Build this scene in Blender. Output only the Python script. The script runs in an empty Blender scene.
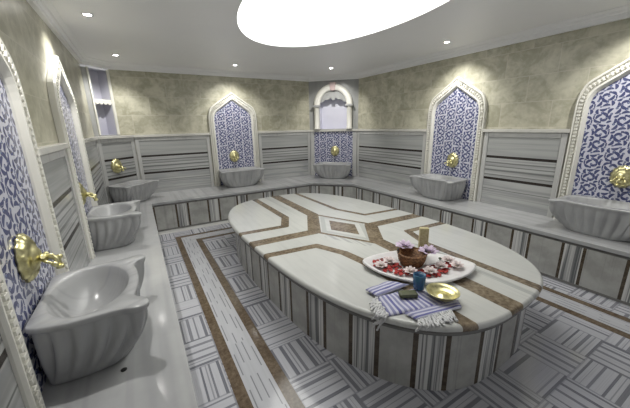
import bpy, bmesh, math, random
from mathutils import Vector, Matrix
random.seed(7)
C = bpy.context.scene.collection
PI = math.pi
S2 = math.sqrt(.5)

# ------------------------------------------------------------------ room dimensions (metres)
XL, XR, YB, YF = -.504, 3.9075, 5.617, -1.5
HC, HCEIL, HL, HB = 2.36, 2.45, 1.40, .45
UL, DL_, CR = .296, .465, .718            # chamfer legs: upper back-left wall, dado back-left, back-right
FX0, FX1, FY1, FC = .045, 3.324, 4.837, .541   # front faces of the bench
SLAB_C = (1.710, 2.395)

# ------------------------------------------------------------------ node expression helper
class X:
    def __init__(s, nt, k): s.nt, s.k = nt, k
    def _m(s, op, *a, clamp=False):
        n = s.nt.nodes.new('ShaderNodeMath'); n.operation = op; n.use_clamp = clamp
        for i, v in enumerate(a):
            if isinstance(v, X): s.nt.links.new(v.k, n.inputs[i])
            else: n.inputs[i].default_value = v
        return X(s.nt, n.outputs[0])
    def __add__(s, o): return s._m('ADD', s, o)
    __radd__ = __add__
    def __sub__(s, o): return s._m('SUBTRACT', s, o)
    def __rsub__(s, o): return s._m('SUBTRACT', o, s)
    def __mul__(s, o): return s._m('MULTIPLY', s, o)
    __rmul__ = __mul__
    def __truediv__(s, o): return s._m('DIVIDE', s, o)
    def abs(s): return s._m('ABSOLUTE', s)
    def fract(s): return s._m('FRACT', s)
    def floor(s): return s._m('FLOOR', s)
    def lt(s, o): return s._m('LESS_THAN', s, o)
    def gt(s, o): return s._m('GREATER_THAN', s, o)
    def min(s, o): return s._m('MINIMUM', s, o)
    def max(s, o): return s._m('MAXIMUM', s, o)
    def sqrt(s): return s._m('SQRT', s)
    def mod(s, o): return s._m('FLOORED_MODULO', s, o)
    def pingpong(s, o): return s._m('PINGPONG', s, o)
    def clamp(s): return s._m('ADD', s, 0., clamp=True)
    def ramp(s, a, b):            # smooth 0..1 between a and b
        n = s.nt.nodes.new('ShaderNodeMapRange'); n.interpolation_type = 'SMOOTHSTEP'
        s.nt.links.new(s.k, n.inputs[0]); n.inputs[1].default_value = a; n.inputs[2].default_value = b
        return X(s.nt, n.outputs[0])

class Mat:
    def __init__(s, name, rough=.4, metal=0., spec=.5):
        s.m = bpy.data.materials.new(name); s.m.use_nodes = True
        s.nt = s.m.node_tree
        s.b = s.nt.nodes['Principled BSDF']
        s.b.inputs['Roughness'].default_value = rough
        s.b.inputs['Metallic'].default_value = metal
        s.b.inputs['Specular IOR Level'].default_value = spec
    def xyz(s, src='pos'):
        if src == 'pos':
            o = s.nt.nodes.new('ShaderNodeNewGeometry').outputs['Position']
        else:
            o = s.nt.nodes.new('ShaderNodeTexCoord').outputs[{'obj': 'Object', 'uv': 'UV'}[src]]
        n = s.nt.nodes.new('ShaderNodeSeparateXYZ'); s.nt.links.new(o, n.inputs[0])
        return [X(s.nt, n.outputs[i]) for i in range(3)]
    def vec(s, *a):
        n = s.nt.nodes.new('ShaderNodeCombineXYZ')
        for i, v in enumerate(a):
            if isinstance(v, X): s.nt.links.new(v.k, n.inputs[i])
            else: n.inputs[i].default_value = v
        return n.outputs[0]
    def noise(s, v, scale=1., detail=2., rough=.5, dist=0.):
        n = s.nt.nodes.new('ShaderNodeTexNoise')
        s.nt.links.new(v, n.inputs['Vector'])
        n.inputs['Scale'].default_value = scale; n.inputs['Detail'].default_value = detail
        n.inputs['Roughness'].default_value = rough; n.inputs['Distortion'].default_value = dist
        return X(s.nt, n.outputs[0])
    def rnd(s, *a):
        n = s.nt.nodes.new('ShaderNodeTexWhiteNoise'); n.noise_dimensions = '3D'
        s.nt.links.new(s.vec(*a), n.inputs['Vector'])
        return X(s.nt, n.outputs['Value'])
    def col(s, c):
        n = s.nt.nodes.new('ShaderNodeRGB'); n.outputs[0].default_value = (*c, 1); return n.outputs[0]
    def mix(s, f, a, b):
        n = s.nt.nodes.new('ShaderNodeMix'); n.data_type = 'RGBA'
        if isinstance(f, X): s.nt.links.new(f.k, n.inputs[0])
        else: n.inputs[0].default_value = f
        for i, v in ((6, a), (7, b)):
            if isinstance(v, tuple): n.inputs[i].default_value = (*v, 1)
            else: s.nt.links.new(v, n.inputs[i])
        return n.outputs[2]
    def out(s, c):
        if isinstance(c, tuple): s.b.inputs['Base Color'].default_value = (*c, 1)
        else: s.nt.links.new(c, s.b.inputs['Base Color'])
        return s.m
    def bump(s, h, strength=.3, dist=.01):
        n = s.nt.nodes.new('ShaderNodeBump'); n.inputs['Strength'].default_value = strength; n.inputs['Distance'].default_value = dist
        s.nt.links.new(h.k, n.inputs['Height']); s.nt.links.new(n.outputs[0], s.b.inputs['Normal'])

def seg(x, y, a, b):
    bx, by = b[0]-a[0], b[1]-a[1]; l2 = bx*bx+by*by
    px, py = x-a[0], y-a[1]
    h = ((px*bx+py*by)/l2).clamp()
    dx, dy = px-h*bx, py-h*by
    return (dx*dx+dy*dy).sqrt()
def path_d(x, y, pts):
    d = None
    for a, b in zip(pts, pts[1:]):
        q = seg(x, y, a, b); d = q if d is None else d.min(q)
    return d

BROWN_D, BROWN_L = (.10, .072, .046), (.28, .222, .155)
def brown(M, x, y, z):
    n = M.noise(M.vec(x, y, z), 38., 4., .65)
    m = M.noise(M.vec(x, y, z), 7., 3., .6)
    return M.mix((n*.65+m*.35).ramp(.36, .66), BROWN_D, BROWN_L)
def stripes(M, t, along, seed, freq=38.):
    """parallel grey lines of linear marble: t across the lines, along down them"""
    w = M.noise(M.vec(along, t, seed), 2.2, 1.)
    a = M.noise(M.vec((t+w*.012)*freq, along*.5, seed), 1., 1.5, .55)
    b = M.noise(M.vec((t+w*.012)*freq*3.1, along*.8, seed+7.3), 1., 1., .5)
    return (a*.72+b*.28)

# ------------------------------------------------------------------ materials
def m_slab_top():
    M = Mat('inlaid_white_marble', .16)
    gx, gy, gz = M.xyz()
    wob = M.noise(M.vec(gx, gy, gz), 9., 2.)
    v = M.noise(M.vec(gx*26., gy*2.2, 0.), 1., 3., .6)
    v2 = M.noise(M.vec(gx, gy, 3.), 3.5, 4., .6)
    white = M.mix(v.ramp(.42, .75)*.42, (.60, .605, .585), (.46, .465, .46))
    white = M.mix(v2.ramp(.45, .75)*.45, white, (.51, .515, .50))
    # soft grey lines beside the inner arms
    st = stripes(M, gx, gy, 4., 24.)
    inner = path_d(gx, gy, [(1.92, .4), (1.92, 1.6)]).lt(.075)
    inner = inner.max(path_d(gx, gy, [(1.52, 4.4), (1.52, 3.0)]).lt(.06)*.5)
    inner = inner.max(path_d(gx, gy, [(1.45, 2.22), (1.62, 1.88)]).lt(.05))
    white = M.mix(inner*st.ramp(.46, .56)*.75, white, (.36, .37, .37))
    d = (path_d(gx, gy, [(.4, 2.78), (1.215, 2.72), (1.35, 3.0), (1.355, 4.6)])-.043)
    d = d.min(path_d(gx, gy, [(.4, 2.45), (1.39, 2.405), (1.665, 2.91), (1.69, 4.6)])-.066)
    d = d.min(path_d(gx, gy, [(1.71, .4), (1.75, 1.90), (1.985, 2.25), (3., 2.205)])-.066)
    d = d.min(path_d(gx, gy, [(1.69, 2.91), (2.0, 2.28)])-.02)
    d = d.min(path_d(gx, gy, [(1.41, 2.37), (1.70, 1.85)])-.02)
    d = d.min(path_d(gx, gy, [(.4, 2.17), (1.225, 2.09), (1.34, 1.83), (1.37, 1.6), (1.35, .4)])-.042)
    d = d.min(path_d(gx, gy, [(2.02, 4.6), (2.03, 2.96), (2.17, 2.57), (3., 2.5)])-.03)
    d = d.min(path_d(gx, gy, [(3., 1.87), (2.165, 1.91), (2.055, 1.60), (2.06, .4)])-.038)
    r = (gx-1.71).abs()/.275+(gy-2.36).abs()/.49
    mask = d.lt(0.).max(r.lt(.54))
    ring = r.gt(.74)*r.lt(.93)*(1.-mask)
    white = M.mix(ring*.7, white, (.40, .41, .40))
    return M.out(M.mix(mask, white, brown(M, gx, gy, gz)))

def m_floor():
    M = Mat('striped_floor_marble', .13)
    x, y, z = M.xyz()
    L, D = (.50, .505, .545), (.15, .153, .18)
    dl = x-FX0; dr = FX1-x; db = (FY1-.17)-y; dc = (FX1+FY1-FC-x-y)*S2-.1
    d = dl.min(dr).min(db).min(dc)
    # basket weave of square modules, each of parallel strips
    P = .29
    def weave(u0, v0, pu, seed):
        cu, cv = (x-u0)/pu, (y-v0)/P
        iu, iv = cu.floor(), cv.floor(); fu, fv = cu.fract(), cv.fract()
        par = (iu+iv).mod(2.).gt(.5)
        rr = M.rnd(iu, iv, seed)
        t = fu*par+fv*(1.-par); a = fv*par+fu*(1.-par)
        q = t*4.3+rr*7.; k = q.floor(); g = q.fract()
        wd = .16+M.rnd(k, rr, 3.)*.26; on = M.rnd(k, rr, 8.)
        m = g.lt(wd)*on.gt(.12)*(.75+on*.25)
        m = m.max(g.gt(.62)*g.lt(.62+on*.16)*M.rnd(k, rr, 5.).gt(.45)*.6)
        e = fu.min(1.-fu).min(fv.min(1.-fv))
        m = m.max(e.lt(.02)*.45)
        fine = M.noise(M.vec(t*60., a*1.2, rr*50.), 1., 2.)
        return M.mix(fine.ramp(.4, .7)*.3, M.mix(m, L, D), (.30, .305, .33))
    inner = weave(.585, .50, P, 1.)
    outer = weave(FX0, .60, .222, 5.)
    # middle strip: pale marble with short dark dashes
    vert = dl.min(dr).lt(db.min(dc))
    u = x*vert+y*(1.-vert); w = y*vert+x*(1.-vert)
    q = (u-FX0-.297)*vert*23.4+(1.-vert)*(d-.297)*23.4; cc = q.floor(); blk = (w/.62).floor()
    off = M.rnd(cc, blk, 4.)
    dash = ((w/.33+off).fract().lt(.62))*((q.fract()-.3-off*.4).abs().lt(.085))
    fine = M.noise(M.vec(u*45., w*1.3, 1.), 1., 2.)
    strip = M.mix(fine.ramp(.4, .7)*.35, M.mix(M.rnd(blk, 3., 4.)*.4, (.49, .495, .525), (.43, .44, .475)), (.36, .365, .39))
    strip = M.mix(dash*.8, strip, (.16, .165, .18))
    bk = M.mix(.5, brown(M, x, y, z), (.060, .038, .022))
    edge = M.mix(M.noise(M.vec(x*3., y*60., 1.), 1., 1.).ramp(.5, .6)*.5, (.6, .6, .59), (.3, .3, .3))
    c = M.mix(d.lt(0.), outer, edge)
    c = M.mix(d.gt(.228), c, bk)
    c = M.mix(d.gt(.297), c, strip)
    c = M.mix(d.gt(.468), c, bk)
    c = M.mix(d.gt(.540), c, inner)
    return M.out(c)

def m_front(name, sp, tone=1., w=.055, dk=.7):
    """bench / platform face: u counts panels, v is metres; brown bars flank a striped strip, then a plain panel"""
    M = Mat(name, .22)
    u, v, _ = M.xyz('uv'); x, y, z = M.xyz()
    f, i = u.fract(), u.floor()
    bar = f.lt(w).max(f.gt(sp)*f.lt(sp+w))
    strip = f.gt(w)*f.lt(sp)
    s = stripes(M, u*.45, v, 1.5, 42.)
    cs = M.mix(s.ramp(.42, .6), (.56*tone, .56*tone, .55*tone), (.13, .135, .14))
    rr = M.rnd(i, 2., 3.)
    pn = M.noise(M.vec(u*.45*3., v*3., rr*9.), 2.4, 4., .6)
    cp = M.mix(pn.ramp(.3, .7), (.40*tone, .40*tone, .385*tone), (.30*tone, .30*tone, .285*tone))
    sv = stripes(M, u*.45, v, rr*30., 30.)
    cp = M.mix(sv.ramp(.55, .7)*.45, cp, (.20, .205, .20))
    c = M.mix(strip, cp, cs)
    return M.out(M.mix(bar, c, M.mix(dk, brown(M, x, y, z), (.035, .026, .02))))

def m_linear(name, base, vein, amt=.6, rough=.2, freq=14., axis='x', src='pos'):
    """pale marble with soft veins running along one axis"""
    M = Mat(name, rough)
    x, y, z = M.xyz(src)
    t, a = {'x': (y+z, x), 'y': (x+z, y), 'z': (x+y*.6, z)}[axis]
    s = stripes(M, t, a, 3., freq)
    n = M.noise(M.vec(x, y, z), 4.5, 4., .6)
    c = M.mix(n.ramp(.35, .75)*.5, base, tuple(k*.8 for k in base))
    return M.out(M.mix(s.ramp(.47, .66)*amt, c, vein))

def m_panel():
    """horizontally striped wall panel with two dark bars"""
    M = Mat('banded_grey_marble', .25)
    x, y, z = M.xyz()
    w = M.noise(M.vec(x*1.2, y*1.2, z*3.), 1.5, 2.)
    zz = z+(w-.5)*.012
    n = stripes(M, zz, x+y, 2., 26.)
    c = M.mix(n.ramp(.42, .62)*.55, (.43, .435, .43), (.20, .205, .205))
    low = z.lt(.77)
    wv = M.noise(M.vec(x*1.4, y*1.4, z*7.), 1.6, 2., .5, .6)
    c = M.mix(low*wv.ramp(.4, .65)*.6, c, (.30, .31, .32))
    c = M.mix(z.gt(1.1)*.55, c, (.335, .345, .335))
    ln = None
    for h, t in ((.845, .007), (.905, .010), (.955, .006), (1.0, .008), (.66, .005)):
        q = (zz-h).abs().lt(t); ln = q if ln is None else ln.max(q)
    c = M.mix(ln*.75, c, (.12, .125, .125))
    bar = (z-1.07).abs().lt(.0155).max((z-.795).abs().lt(.0155))
    return M.out(M.mix(bar, c, (.028, .022, .02)))

def m_beige():
    M = Mat('beige_stone_tile', .34)
    u, v, _ = M.xyz('uv')
    cv = (v-1.43)/.28; iv = cv.floor()
    cu = u/.53+iv.mod(2.)*.5; iu = cu.floor()
    fu, fv = cu.fract(), cv.fract()
    rr = M.rnd(iu, iv, 1.)
    g = (fu.min(1.-fu)*.53).min(fv.min(1.-fv)*.28)
    n = M.noise(M.vec(u, v, rr*20.), 5., 5., .62, .6)
    n2 = M.noise(M.vec(u, v, rr*20.), 22., 3., .6)
    c = M.mix((n*.75+n2*.25).ramp(.36, .64), (.335, .325, .24), (.55, .535, .425))
    c = M.mix(rr*.25, c, (.48, .45, .36))
    M.bump(g.ramp(0., .004), .25, .002)
    return M.out(M.mix(g.lt(.003)*.7, c, (.58, .55, .47)))

def m_iznik():
    """glazed tile with mirrored sprays of blue saz leaves"""
    M = Mat('blue_floral_tile', .18)
    x, _, z = M.xyz('obj')
    T = .145
    gx, cx0 = x/T+40., None
    ix = gx.floor(); gz = z/T+40.+ix.mod(2.)*.5; iz = gz.floor()
    f1, f2 = M.rnd(ix, iz, 1.).gt(.5), M.rnd(ix, iz, 2.).gt(.5)
    X0, Z0 = gx.fract()*T, gz.fract()*T
    X0 = X0*(1.-f1)+(T-X0)*f1; Z0 = Z0*(1.-f2)+(T-Z0)*f2
    def leaf(cx, cy, ang, L, W, bend):
        ca, sa = math.cos(math.radians(ang)), math.sin(math.radians(ang))
        px, py = X0-cx*T, Z0-cy*T
        u = (px*ca+py*sa)/(L*T); v = (py*ca-px*sa)/(W*T)
        v = v-u*u*bend+bend*.4
        return u*u+v*v
    d = None; cen = None
    for a in ((.20, .22, 55, .20, .085, .8), (.55, .14, 10, .20, .08, -.8), (.84, .26, 100, .17, .085, .7), (.40, .46, 140, .22, .09, -.8),
              (.74, .56, 45, .21, .085, .8), (.15, .62, 85, .17, .08, .7), (.42, .78, 20, .20, .085, -.8), (.80, .86, 150, .19, .08, .8),
              (.16, .92, 30, .14, .07, .6), (.60, .96, 80, .10, .06, .3), (.97, .62, 90, .12, .06, .3)):
        q = leaf(*a); d = q if d is None else d.min(q)
    fl = leaf(.56, .34, 0, .085, .085, 0).min(leaf(.10, .42, 0, .07, .07, 0)).min(leaf(.58, .72, 0, .07, .07, 0)).min(leaf(.30, .05, 0, .06, .06, 0)).min(leaf(.93, .44, 0, .06, .06, 0)).min(leaf(.32, .62, 0, .05, .05, 0))
    mask = d.lt(1.).max(fl.lt(1.)*fl.gt(.22))
    pale = M.mix(M.noise(M.vec(x, 0., z), 30., 2.), (.62, .62, .70), (.52, .53, .62))
    blue = M.mix(M.noise(M.vec(x, 1., z), 45., 2.), (.045, .052, .14), (.095, .108, .225))
    c = M.mix(mask, pale, blue)
    c = M.mix(fl.lt(.12), c, (.10, .16, .36))
    joint = ((x+2.)/.20).fract(); jz = ((z+.031)/.20).fract()
    j = joint.lt(.008).max(jz.lt(.01))
    return M.out(M.mix(j*.5, c, (.45, .45, .5)))

def m_brass():
    M = Mat('polished_brass', .33, 1.)
    x, y, z = M.xyz('obj')
    n = M.noise(M.vec(x, y, z), 40., 3.)
    return M.out(M.mix(n.ramp(.35, .7), (.82, .77, .44), (.60, .55, .28)))

def m_plain(name, c, c2=None, rough=.5, scale=20., metal=0.):
    M = Mat(name, rough, metal)
    x, y, z = M.xyz('obj')
    n = M.noise(M.vec(x, y, z), scale, 3.)
    return M.out(M.mix(n.ramp(.3, .7), c, c2 or tuple(k*.88 for k in c)))

def m_towel():
    M = Mat('striped_cotton', .9)
    u, v, _ = M.xyz('uv')
    s = ((u/.027)).fract()
    s2 = ((u/.027)).floor().mod(3.)
    m = s.lt(.55)*(.75+s2.gt(1.5)*.25)
    n = M.noise(M.vec(u*400., v*400., 0.), 1., 1.)
    M.bump(n, .3, .001)
    return M.out(M.mix(m, (.60, .60, .70), (.15, .15, .36)))

def m_wicker():
    M = Mat('brown_wicker', .6)
    x, y, z = M.xyz('obj')
    n = M.noise(M.vec(x, y, z*2.), 60., 2.)
    return M.out(M.mix(n.ramp(.35, .65), (.10, .045, .02), (.34, .18, .08)))

def m_emit(name, c, s):
    m = bpy.data.materials.new(name); m.use_nodes = True; nt = m.node_tree
    nt.nodes.remove(nt.nodes['Principled BSDF'])
    e = nt.nodes.new('ShaderNodeEmission'); e.inputs[0].default_value = (*c, 1); e.inputs[1].default_value = s
    nt.links.new(e.outputs[0], nt.nodes['Material Output'].inputs[0]); return m

K = dict(
    slab=m_slab_top(), floor=m_floor(), bench_front=m_front('bench_face_marble', .36, 1.1), plat=m_front('platform_face_marble', .45, 1.15, .075, .7),
    seat=m_linear('bench_seat_marble', (.42, .425, .43), (.27, .275, .285), .5, .12, 9., 'y'),
    frame=m_linear('panel_border_marble', (.50, .50, .49), (.34, .345, .34), .45, .25, 16., 'z'),
    basin=m_linear('washbasin_marble', (.39, .395, .40), (.20, .205, .21), .3, .24, 12., 'z', 'obj'),
    lip=m_linear('shade_darkened_marble', (.20, .197, .19), (.09, .088, .085), .6, .25, 8., 'z'),  # marble darkened to put the recessed groove's shade into the colour
    corner=m_linear('grey_corner_marble', (.36, .365, .36), (.25, .255, .25), .5, .28, 14., 'z'),
    panel=m_panel(), beige=m_beige(), iznik=m_iznik(), brass=m_brass(),
    plaster=m_plain('carved_white_stone', (.77, .76, .70), (.74, .73, .67), .4, 6.),
    paint=m_plain('ceiling_paint', (.88, .88, .885), (.86, .86, .87), .45, 1.5),
    cornice=m_plain('cornice_paint', (.88, .88, .88), (.86, .865, .87), .4, 2.),
    niche=m_plain('niche_white', (.72, .72, .80), (.68, .68, .77), .4, 3.),
    towel=m_towel(), fringe=m_plain('cotton_fringe', (.70, .70, .70), (.58, .58, .60), .95),
    wicker=m_wicker(), petal=m_plain('rose_petal', (.42, .02, .015), (.25, .01, .01), .6, 60.),
    tray=m_plain('white_ceramic', (.80, .79, .79), (.76, .74, .75), .3), lilac=m_plain('lilac_petal', (.66, .56, .68), (.54, .42, .58), .6, 60.),
    blush=m_plain('pale_petal', (.78, .72, .71), (.72, .60, .60), .6, 60.),
    leaf=m_plain('dark_leaf', (.05, .07, .03), (.03, .04, .02), .5, 50.), loofah=m_plain('loofah_fibre', (.56, .50, .30), (.44, .38, .20), .85, 90.),
    teal=m_plain('blue_glazed_cup', (.045, .12, .25), (.05, .17, .27), .25), soap=m_plain('olive_soap', (.10, .11, .05), (.06, .07, .035), .45),
    shelf=m_plain('niche_white_shaded', (.50, .50, .57), (.46, .46, .53), .4, 3.), ledge=m_linear('ledge_marble', (.60, .59, .55), (.47, .465, .44), .4, .25, 12., 'x'),  # shelf: darker copy of the niche white, recess shading put into its colour
    key=m_plain('rose_stone', (.55, .42, .40), (.48, .37, .36), .4), dark=m_plain('dark_metal', (.02, .02, .02), None, .5),
    steel=m_plain('white_lamp_ring', (.75, .75, .75), None, .4),
    lamp=m_emit('lamp_glow', (1., .97, .92), 60.), oval=m_emit('luminous_ceiling', (1., 1., .95), 3.8),
)

# ------------------------------------------------------------------ mesh helpers
class MB:
    def __init__(s): s.b = bmesh.new(); s.uv = None
    def f(s, pts, uvs=None, mi=0):
        vs = [s.b.verts.new(p) for p in pts]
        fc = s.b.faces.new(vs); fc.material_index = mi
        if uvs:
            if s.uv is None: s.uv = s.b.loops.layers.uv.new('UVMap')
            for l, q in zip(fc.loops, uvs): l[s.uv].uv = q
        return fc
    def box(s, a, c, mi=0):
        (x0, y0, z0), (x1, y1, z1) = a, c
        P = [(x0,y0,z0),(x1,y0,z0),(x1,y1,z0),(x0,y1,z0),(x0,y0,z1),(x1,y0,z1),(x1,y1,z1),(x0,y1,z1)]
        vs = [s.b.verts.new(p) for p in P]
        for q in ((0,3,2,1),(4,5,6,7),(0,1,5,4),(1,2,6,5),(2,3,7,6),(3,0,4,7)):
            s.b.faces.new([vs[i] for i in q]).material_index = mi
        return s
    def prism(s, poly, z0, z1):
        n = len(poly)
        a = [s.b.verts.new((x, y, z0)) for x, y in poly]; c = [s.b.verts.new((x, y, z1)) for x, y in poly]
        s.b.faces.new(a[::-1]); s.b.faces.new(c)
        for i in range(n): s.b.faces.new((a[i], a[(i+1)%n], c[(i+1)%n], c[i]))
        return s
    def loft(s, rings, closed=True, cap0=False, cap1=False, smooth=True):
        R = [[s.b.verts.new(p) for p in r] for r in rings]
        for a, c in zip(R, R[1:]):
            n = len(a)
            for i in range(n if closed else n-1):
                j = (i+1) % n
                s.b.faces.new((a[i], a[j], c[j], c[i])).smooth = smooth
        if cap0: s.b.faces.new(R[0][::-1]).smooth = False
        if cap1: s.b.faces.new(R[-1]).smooth = False
        return s
    def tube(s, pts, rad, n=10, caps=True):
        pts = [Vector(p) for p in pts]; rings = []
        for i, p in enumerate(pts):
            t = (pts[min(i+1, len(pts)-1)]-pts[max(i-1, 0)]).normalized()
            ref = Vector((0, 0, 1)) if abs(t.z) < .9 else Vector((1, 0, 0))
            u = t.cross(ref).normalized(); v = t.cross(u)
            r = rad[i] if isinstance(rad, (list, tuple)) else rad
            rings.append([p+u*r*math.cos(2*PI*k/n)+v*r*math.sin(2*PI*k/n) for k in range(n)])
        return s.loft(rings, True, caps, caps)
    def lathe(s, prof, c=(0, 0, 0), n=24, sx=1., sy=1., caps=True):
        rings = [[(c[0]+r*sx*math.cos(2*PI*k/n), c[1]+r*sy*math.sin(2*PI*k/n), c[2]+z) for k in range(n)] for r, z in prof]
        return s.loft(rings, True, caps, caps)
    def ball(s, c, r, n=10, sz=1.):
        prof = [(r*max(.02, math.sin(PI*i/6)), -r*sz*math.cos(PI*i/6)) for i in range(7)]
        return s.lathe(prof, c, n)
    def build(s, name, mat, parent=None, bevel=0., kind=None, mats=None, fix=True):
        if fix: bmesh.ops.recalc_face_normals(s.b, faces=s.b.faces[:])
        me = bpy.data.meshes.new(name); s.b.to_mesh(me); s.b.free()
        for m in ([mat]+(mats or [])): me.materials.append(K[m])
        o = bpy.data.objects.new(name, me); C.objects.link(o)
        if parent: o.parent = parent
        if bevel:
            md = o.modifiers.new('bevel', 'BEVEL'); md.width = bevel; md.segments = 2; md.limit_method = 'ANGLE'
        if kind: o['kind'] = kind
        return o

def thing(name, label, cat, loc=(0, 0, 0), rz=0., group=None):
    o = bpy.data.objects.new(name, None); C.objects.link(o); o.empty_display_size = .05
    o.location = loc; o.rotation_euler = (0, 0, rz); o['label'] = label; o['category'] = cat; o['kind'] = 'thing'
    if group: o['group'] = group
    return o
def tag(o, label, cat, group=None):
    o['label'] = label; o['category'] = cat; o['kind'] = 'thing'
    if group: o['group'] = group
    return o
def copy_thing(root, loc, rz, label):
    r = root.copy(); C.objects.link(r); r.location = loc; r.rotation_euler = (0, 0, rz); r['label'] = label
    for ch in list(root.children):
        c = ch.copy(); C.objects.link(c); c.parent = r
        for g in list(ch.children):
            d = g.copy(); C.objects.link(d); d.parent = c
    return r
def inset(path, d):
    """open path (x, y) moved d towards its right-hand side with mitred corners"""
    out = []
    for i, p in enumerate(path):
        p = Vector(p); ns = []
        for a, c in ((i-1, i), (i, i+1)):
            if a >= 0 and c < len(path):
                t = (Vector(path[c])-Vector(path[a])).normalized(); ns.append(Vector((t.y, -t.x)))
        if len(ns) == 1: out.append(p+ns[0]*d)
        else:
            m = (ns[0]+ns[1]).normalized(); out.append(p+m*(d/m.dot(ns[0])))
    return [tuple(q) for q in out]
def sweep(mb, path, prof, closed_prof=True):
    """prof: (inset, z) pairs swept along the path"""
    rows = [[(x, y, z) for x, y in inset(path, d)] for d, z in prof]
    rings = [[rows[k][i] for k in range(len(prof))] for i in range(len(path))]
    mb.loft(rings, closed_prof, closed_prof, closed_prof, smooth=False)
    return mb

# ------------------------------------------------------------------ setting
WALLP = [(XL, YF), (XL, YB-UL), (XL+UL, YB), (XR-CR, YB), (XR, YB-CR), (XR, YF)]
DADOP = [(XL, YF), (XL, YB-DL_), (XL+DL_, YB), (XR-CR, YB), (XR, YB-CR), (XR, YF)]
FRONTP = [(FX0, YF), (FX0, FY1), (FX1-FC, FY1), (FX1, FY1-FC), (FX1, YF)]

mb = MB(); mb.f([(XL-.3, YF-.1, 0), (XR+.3, YF-.1, 0), (XR+.3, YB+.3, 0), (XL-.3, YB+.3, 0)]); mb.build('floor', 'floor', kind='structure', fix=False)

def wall(name, a, b, out):
    """flat tiled wall from a to b with thickness towards out; UV in metres"""
    mb = MB(); L = (Vector(b)-Vector(a)).length
    o = Vector(out)*.12
    f = [(a[0], a[1], 0), (b[0], b[1], 0), (b[0], b[1], HCEIL+.1), (a[0], a[1], HCEIL+.1)]
    u0 = a[1] if abs(a[0]-b[0]) < 1e-6 else a[0]
    s = 1 if (b[1]-a[1]+b[0]-a[0]) > 0 else -1
    uv = [(u0, 0), (u0+s*L, 0), (u0+s*L, HCEIL+.1), (u0, HCEIL+.1)]
    mb.f(f, uv)
    bk = [(p[0]+o.x, p[1]+o.y, p[2]) for p in f]
    mb.f(bk[::-1], uv)
    for i in range(4):
        j = (i+1) % 4; mb.f([f[j], f[i], bk[i], bk[j]], [(0, 0)]*4)
    return mb.build(name, 'beige', kind='structure', fix=False)
wall('wall_left', (XL, YF), (XL, YB-UL), (-1, 0))
wall('wall_back', (XL+UL, YB), (XR-CR, YB), (0, 1))
wall('wall_right', (XR, YB-CR), (XR, YF), (1, 0))

def arch_pts(hw, z0, zs, za, n=8):
    """closed-top outline from bottom-left over the top to bottom-right; round arch"""
    L = [(-hw, z0), (-hw, zs)]
    for k in range(1, 2*n):
        t = PI-PI*k/(2*n); L.append((hw*math.cos(t), zs+(za-zs)*math.sin(t)))
    return L+[(hw, zs), (hw, z0)]
def corner_wall(name, a, b, z0, hole, depth, mat, lining='niche'):
    """chamfer wall with a recess; local frame: s along a->b centred, n into the room"""
    A, B = Vector(a), Vector(b); t = (B-A).normalized(); L = (B-A).length; mid = (A+B)/2
    n = Vector((t.y, -t.x))
    P = lambda s, z, d=0.: (mid.x+t.x*s+n.x*d, mid.y+t.y*s+n.y*d, z)
    mb = MB(); h = L/2; zt = HCEIL+.1
    mb.f([P(-h, 0), P(h, 0), P(h, z0), P(-h, z0)])
    ext = [(-h, hole[0][1])]
    for s, z in hole[1:-1]:                       # match every hole point to a point on the outer rectangle
        ext.append(((-h if s <= hole[0][0] else h if s >= hole[-1][0] else s/abs(hole[0][0])*h), zt) if z > hole[1][1]+1e-4 else ((-h if s < 0 else h), z))
    ext.append((h, hole[0][1]))
    for i in range(len(hole)-1):
        q = [P(*ext[i]), P(*hole[i]), P(*hole[i+1]), P(*ext[i+1])]
        mb.f(q)
        if abs(ext[i][1]-ext[i+1][1]) > 1e-4 and ext[i+1][1] == zt: mb.f([P(*ext[i]), P(*ext[i+1]), P(-h, zt)])
        if abs(ext[i][1]-ext[i+1][1]) > 1e-4 and ext[i][1] == zt: mb.f([P(*ext[i]), P(*ext[i+1]), P(h, zt)])
    for i in range(len(hole)-1):
        mb.f([P(*hole[i]), P(*hole[i], -depth), P(*hole[i+1], -depth), P(*hole[i+1])], mi=1)
    mb.f([P(*hole[0]), P(*hole[-1]), P(*hole[-1], -depth), P(*hole[0], -depth)], mi=1)
    mb.f([P(s, z, -depth) for s, z in hole], mi=1)
    bmesh.ops.remove_doubles(mb.b, verts=mb.b.verts[:], dist=1e-5)
    o = mb.build(name, mat, kind='structure', mats=[lining])
    return P
HOLE_R = arch_pts(.285, 1.425, 1.88, 2.20)
PR = corner_wall('wall_back_right', (XR-CR, YB), (XR, YB-CR), 1.425, HOLE_R, .20, 'corner')
HOLE_L = [(-.11, 1.425), (-.11, 2.335), (.165, 2.335), (.165, 1.425)]
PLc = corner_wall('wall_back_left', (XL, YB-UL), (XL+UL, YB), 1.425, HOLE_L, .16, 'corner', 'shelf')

# ceiling with the oval opening
OC, OA, OB = (1.635, 2.345), .77, 1.34
def ellipse(a, b, n=96, c=OC): return [(c[0]+a*math.cos(2*PI*k/n), c[1]+b*math.sin(2*PI*k/n)) for k in range(n)]
mb = MB(); n = 96; el = ellipse(OA, OB); x0, x1, y0, y1 = XL-.12, XR+.12, YF-.12, YB+.12
outer = []
for k in range(n):
    c, s = math.cos(2*PI*k/n), math.sin(2*PI*k/n)
    q = min(((x1 if c > 0 else x0)-OC[0])/c if abs(c) > 1e-6 else 1e9, ((y1 if s > 0 else y0)-OC[1])/s if abs(s) > 1e-6 else 1e9)
    outer.append((OC[0]+c*q, OC[1]+s*q))
mb.loft([[(x, y, HCEIL) for x, y in outer], [(x, y, HCEIL) for x, y in el], [(x, y, HCEIL+.10) for x, y in el], [(x, y, HCEIL+.1) for x, y in ellipse(OA+.06, OB+.06)]], smooth=False)
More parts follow.
